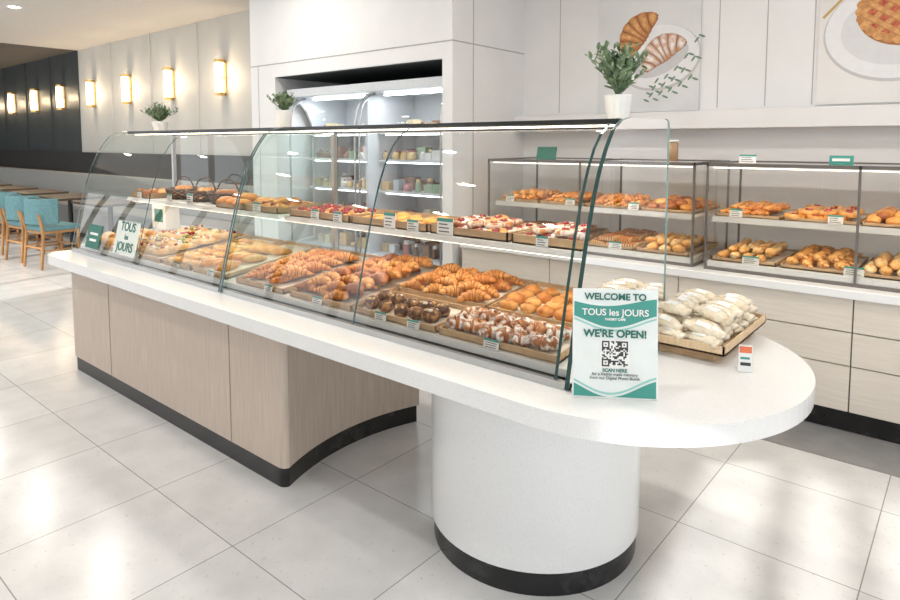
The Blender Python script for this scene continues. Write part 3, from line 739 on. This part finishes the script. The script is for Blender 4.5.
for k in range(5):
    o=(k-2)*.078; l=.205*math.sqrt(1-(o/.22)**2)
    for r in (.7,-.85):
        M=Matrix.Translation((PX_,yp-.003-.0002*k-(.001 if r>0 else 0),PZ+.003))@Matrix.Diagonal((1,1,.82,1))@Matrix.Rotation(r,4,'Y')
        b.box(-l,l,-.0002,0,o-.021,o+.021,RCR[2],M); b.box(-l,l,-.0004,-.0002,o-.013,o+.017,RCR[4],M)
M=Matrix.Translation((-.74,yp-.002,2.36))@Matrix.Rotation(-.8,4,'Y')
b.box(-.10,.10,-.0005,0,-.008,.008,GOLD,M); disc(b,-.655,2.45,.05,.028,yp-.003,GOLD,20,.8)
M=Matrix.Translation((-.14,yp-.002,1.86))@Matrix.Rotation(-1.05,4,'Y')
b.box(-.14,.12,-.0005,0,-.009,.009,GOLD,M)
b.obj('pie_poster',None,(-.43,yp,2.2))

# ---------------------------------------------------------------- sconces
SG=emat('sconce_glow',(1,.84,.58),3.2)
for i,x in enumerate(SX):
    e=empty('wall_sconce',(x,4.48,2.34))
    b=B(); b.box(x-.03,x+.03,4.485,4.4995,2.13,2.55,BRASS)
    b.cyl(x,4.42,2.11,2.15,.062,BRASS); b.cyl(x,4.42,2.53,2.57,.062,BRASS)
    b.cyl(x,4.42,2.33,2.345,.058,BRASS)
    b.box(x-.012,x+.012,4.42,4.487,2.12,2.14,BRASS); b.box(x-.012,x+.012,4.42,4.487,2.54,2.56,BRASS); b.obj('bracket',e)
    b=B(); b.cyl(x,4.42,2.15,2.53,.055,SG); b.obj('lamp_tube',e)
    L=bpy.data.lights.new('sconce_bulb','POINT'); L.energy=10; L.color=(1,.75,.48); L.shadow_soft_size=.06
    o=bpy.data.objects.new('sconce_bulb',L); SC.collection.objects.link(o); o.parent=e; o.location=(0,-.18,0)

# ---------------------------------------------------------------- lounge furniture
e=empty('banquette_bench',(-11,4.15,0))
b=B(); b.box(-19,-6.2,3.90,4.43,.08,.44,GREYF); b.box(-19,-6.2,3.86,4.43,.44,.52,GREYF); b.box(-19,-6.2,4.28,4.43,.52,.98,GREYF); b.obj('upholstery',e,bevel=.02)
b=B(); b.box(-18.9,-6.3,3.95,4.4,0,.08,DARKW); b.obj('plinth',e)
def table(x,y):
    e=empty('cafe_table',(x,y,0)); b=B(); b.box(x-.45,x+.45,y-.30,y+.30,.72,.75,TOPW); b.obj('top',e,bevel=.004)
    b=B(); b.cyl(x,y,.02,.72,.03,BLACK); b.cyl(x,y,0,.02,.22,BLACK); b.obj('base',e)
def chair(x,y,rz):
    e=empty('dining_chair',(x,y,0)); M=T(x,y,0,rz)
    b=B()
    for sx in (-1,1):
        b.tube([(sx*.22,.20,0),(sx*.21,.19,.46)],[.016,.021],CHWOOD,M)
        b.tube([(sx*.22,-.24,0),(sx*.21,-.20,.45),(sx*.215,-.25,.66)],[.016,.021,.016],CHWOOD,M)
        b.tube([(sx*.215,.19,.22),(sx*.215,-.22,.22)],.012,CHWOOD,M)
    b.tube([(-.215,.19,.25),(.215,.19,.25)],.012,CHWOOD,M); b.tube([(-.215,-.22,.25),(.215,-.22,.25)],.012,CHWOOD,M)
    b.box(-.22,.22,-.21,.21,.42,.45,CHWOOD,M); b.obj('frame',e)
    b=B(); b.box(-.225,.225,-.21,.22,.45,.51,TEAL,M); b.obj('seat',e,bevel=.015)
    b=B(); vo=[];
    n=12
    for z in (.54,.84):
        for i in range(n+1):
            a=(i/n-.5)*2.6; vo.append((.27*math.sin(a)/math.sin(1.3),-.29+.32*(1-math.cos(a)),z))
        for i in range(n,-1,-1):
            a=(i/n-.5)*2.6; vo.append((.235*math.sin(a)/math.sin(1.3),-.25+.31*(1-math.cos(a)),z))
    k=2*(n+1)
    b.add(vo,[tuple(range(k-1,-1,-1)),tuple(range(k,2*k))],TEAL,M); b.add(vo,[(i,(i+1)%k,(i+1)%k+k,i+k) for i in range(k)],TEAL,M,False)
    b.obj('backrest',e,bevel=.008)
for x in (-8.6,-9.95,-11.3,-12.65,-14.0): table(x,3.44)
for x,y in ((-8.70,2.80),(-9.40,2.80),(-10.25,2.82),(-11.2,2.86),(-12.1,2.86)): chair(x,y,random.uniform(-.12,.12))

# ---------------------------------------------------------------- ceiling lights
DL=emat('downlight_lens',(1,.96,.9),14); DL2=emat('downlight_lens_bright',(1,.97,.93),60)
pos=[(-11,2.6),(-9,2.6),(-7,2.6),(-4.6,2.9),(-3,1.2),(-1.2,.6),(-1.8,2.7),(-.4,2.6),(.9,2.6),(-5,1.0),(-7,.6),(-9,.6),(.9,.6)]
pos2=[(-2.0,-2.05),(-3.5,-2.05),(-5.0,-1.95),(-6.5,-2),(-8.0,-2),(-9.5,-2),(-3.6,-.4),(-6.4,-.4)]
for k,(x,y) in enumerate(pos+pos2):
    big=k>=len(pos); r=.10 if big else .062
    e=empty('recessed_downlight',(x,y,CH))
    b=B(); b.lathe([(r,-.002),(r+.023,-.004),(r+.026,0)],POT,T(x,y,CH),24); b.cyl(x,y,CH-.0015,CH-.0005,r,DL2 if big else DL); b.obj('housing',e)
    if not big or x in(-3.6,-6.4):
        L=bpy.data.lights.new('downlight_lamp','AREA'); L.shape='DISK'; L.size=.12; L.energy=14; L.color=(1,.95,.88); 
        o=bpy.data.objects.new('downlight_lamp',L); SC.collection.objects.link(o); o.parent=e; o.location=(0,0,-.008)

# ---------------------------------------------------------------- daylight
w=bpy.data.worlds.new('World'); SC.world=w; w.use_nodes=True
bg=w.node_tree.nodes['Background']; bg.inputs[0].default_value=(.93,.97,1,1); bg.inputs[1].default_value=2.2
L=bpy.data.lights.new('sun','SUN'); L.energy=4.5; L.angle=.02; L.color=(1,.97,.92)
o=bpy.data.objects.new('sun',L); SC.collection.objects.link(o); o.location=(6,-6,8)
o.rotation_euler=Vector((-.12,.80,-.38)).to_track_quat('-Z','Y').to_euler()

# ---------------------------------------------------------------- camera
c=bpy.data.cameras.new('camera'); c.sensor_width=36; c.lens=634/900*36; c.shift_y=-107/900; c.clip_start=.05
co=bpy.data.objects.new('camera',c); SC.collection.objects.link(co); co.location=(0,0,1.5)
co.rotation_euler=(math.radians(90-4.5),0,math.radians(39.9)); SC.camera=co
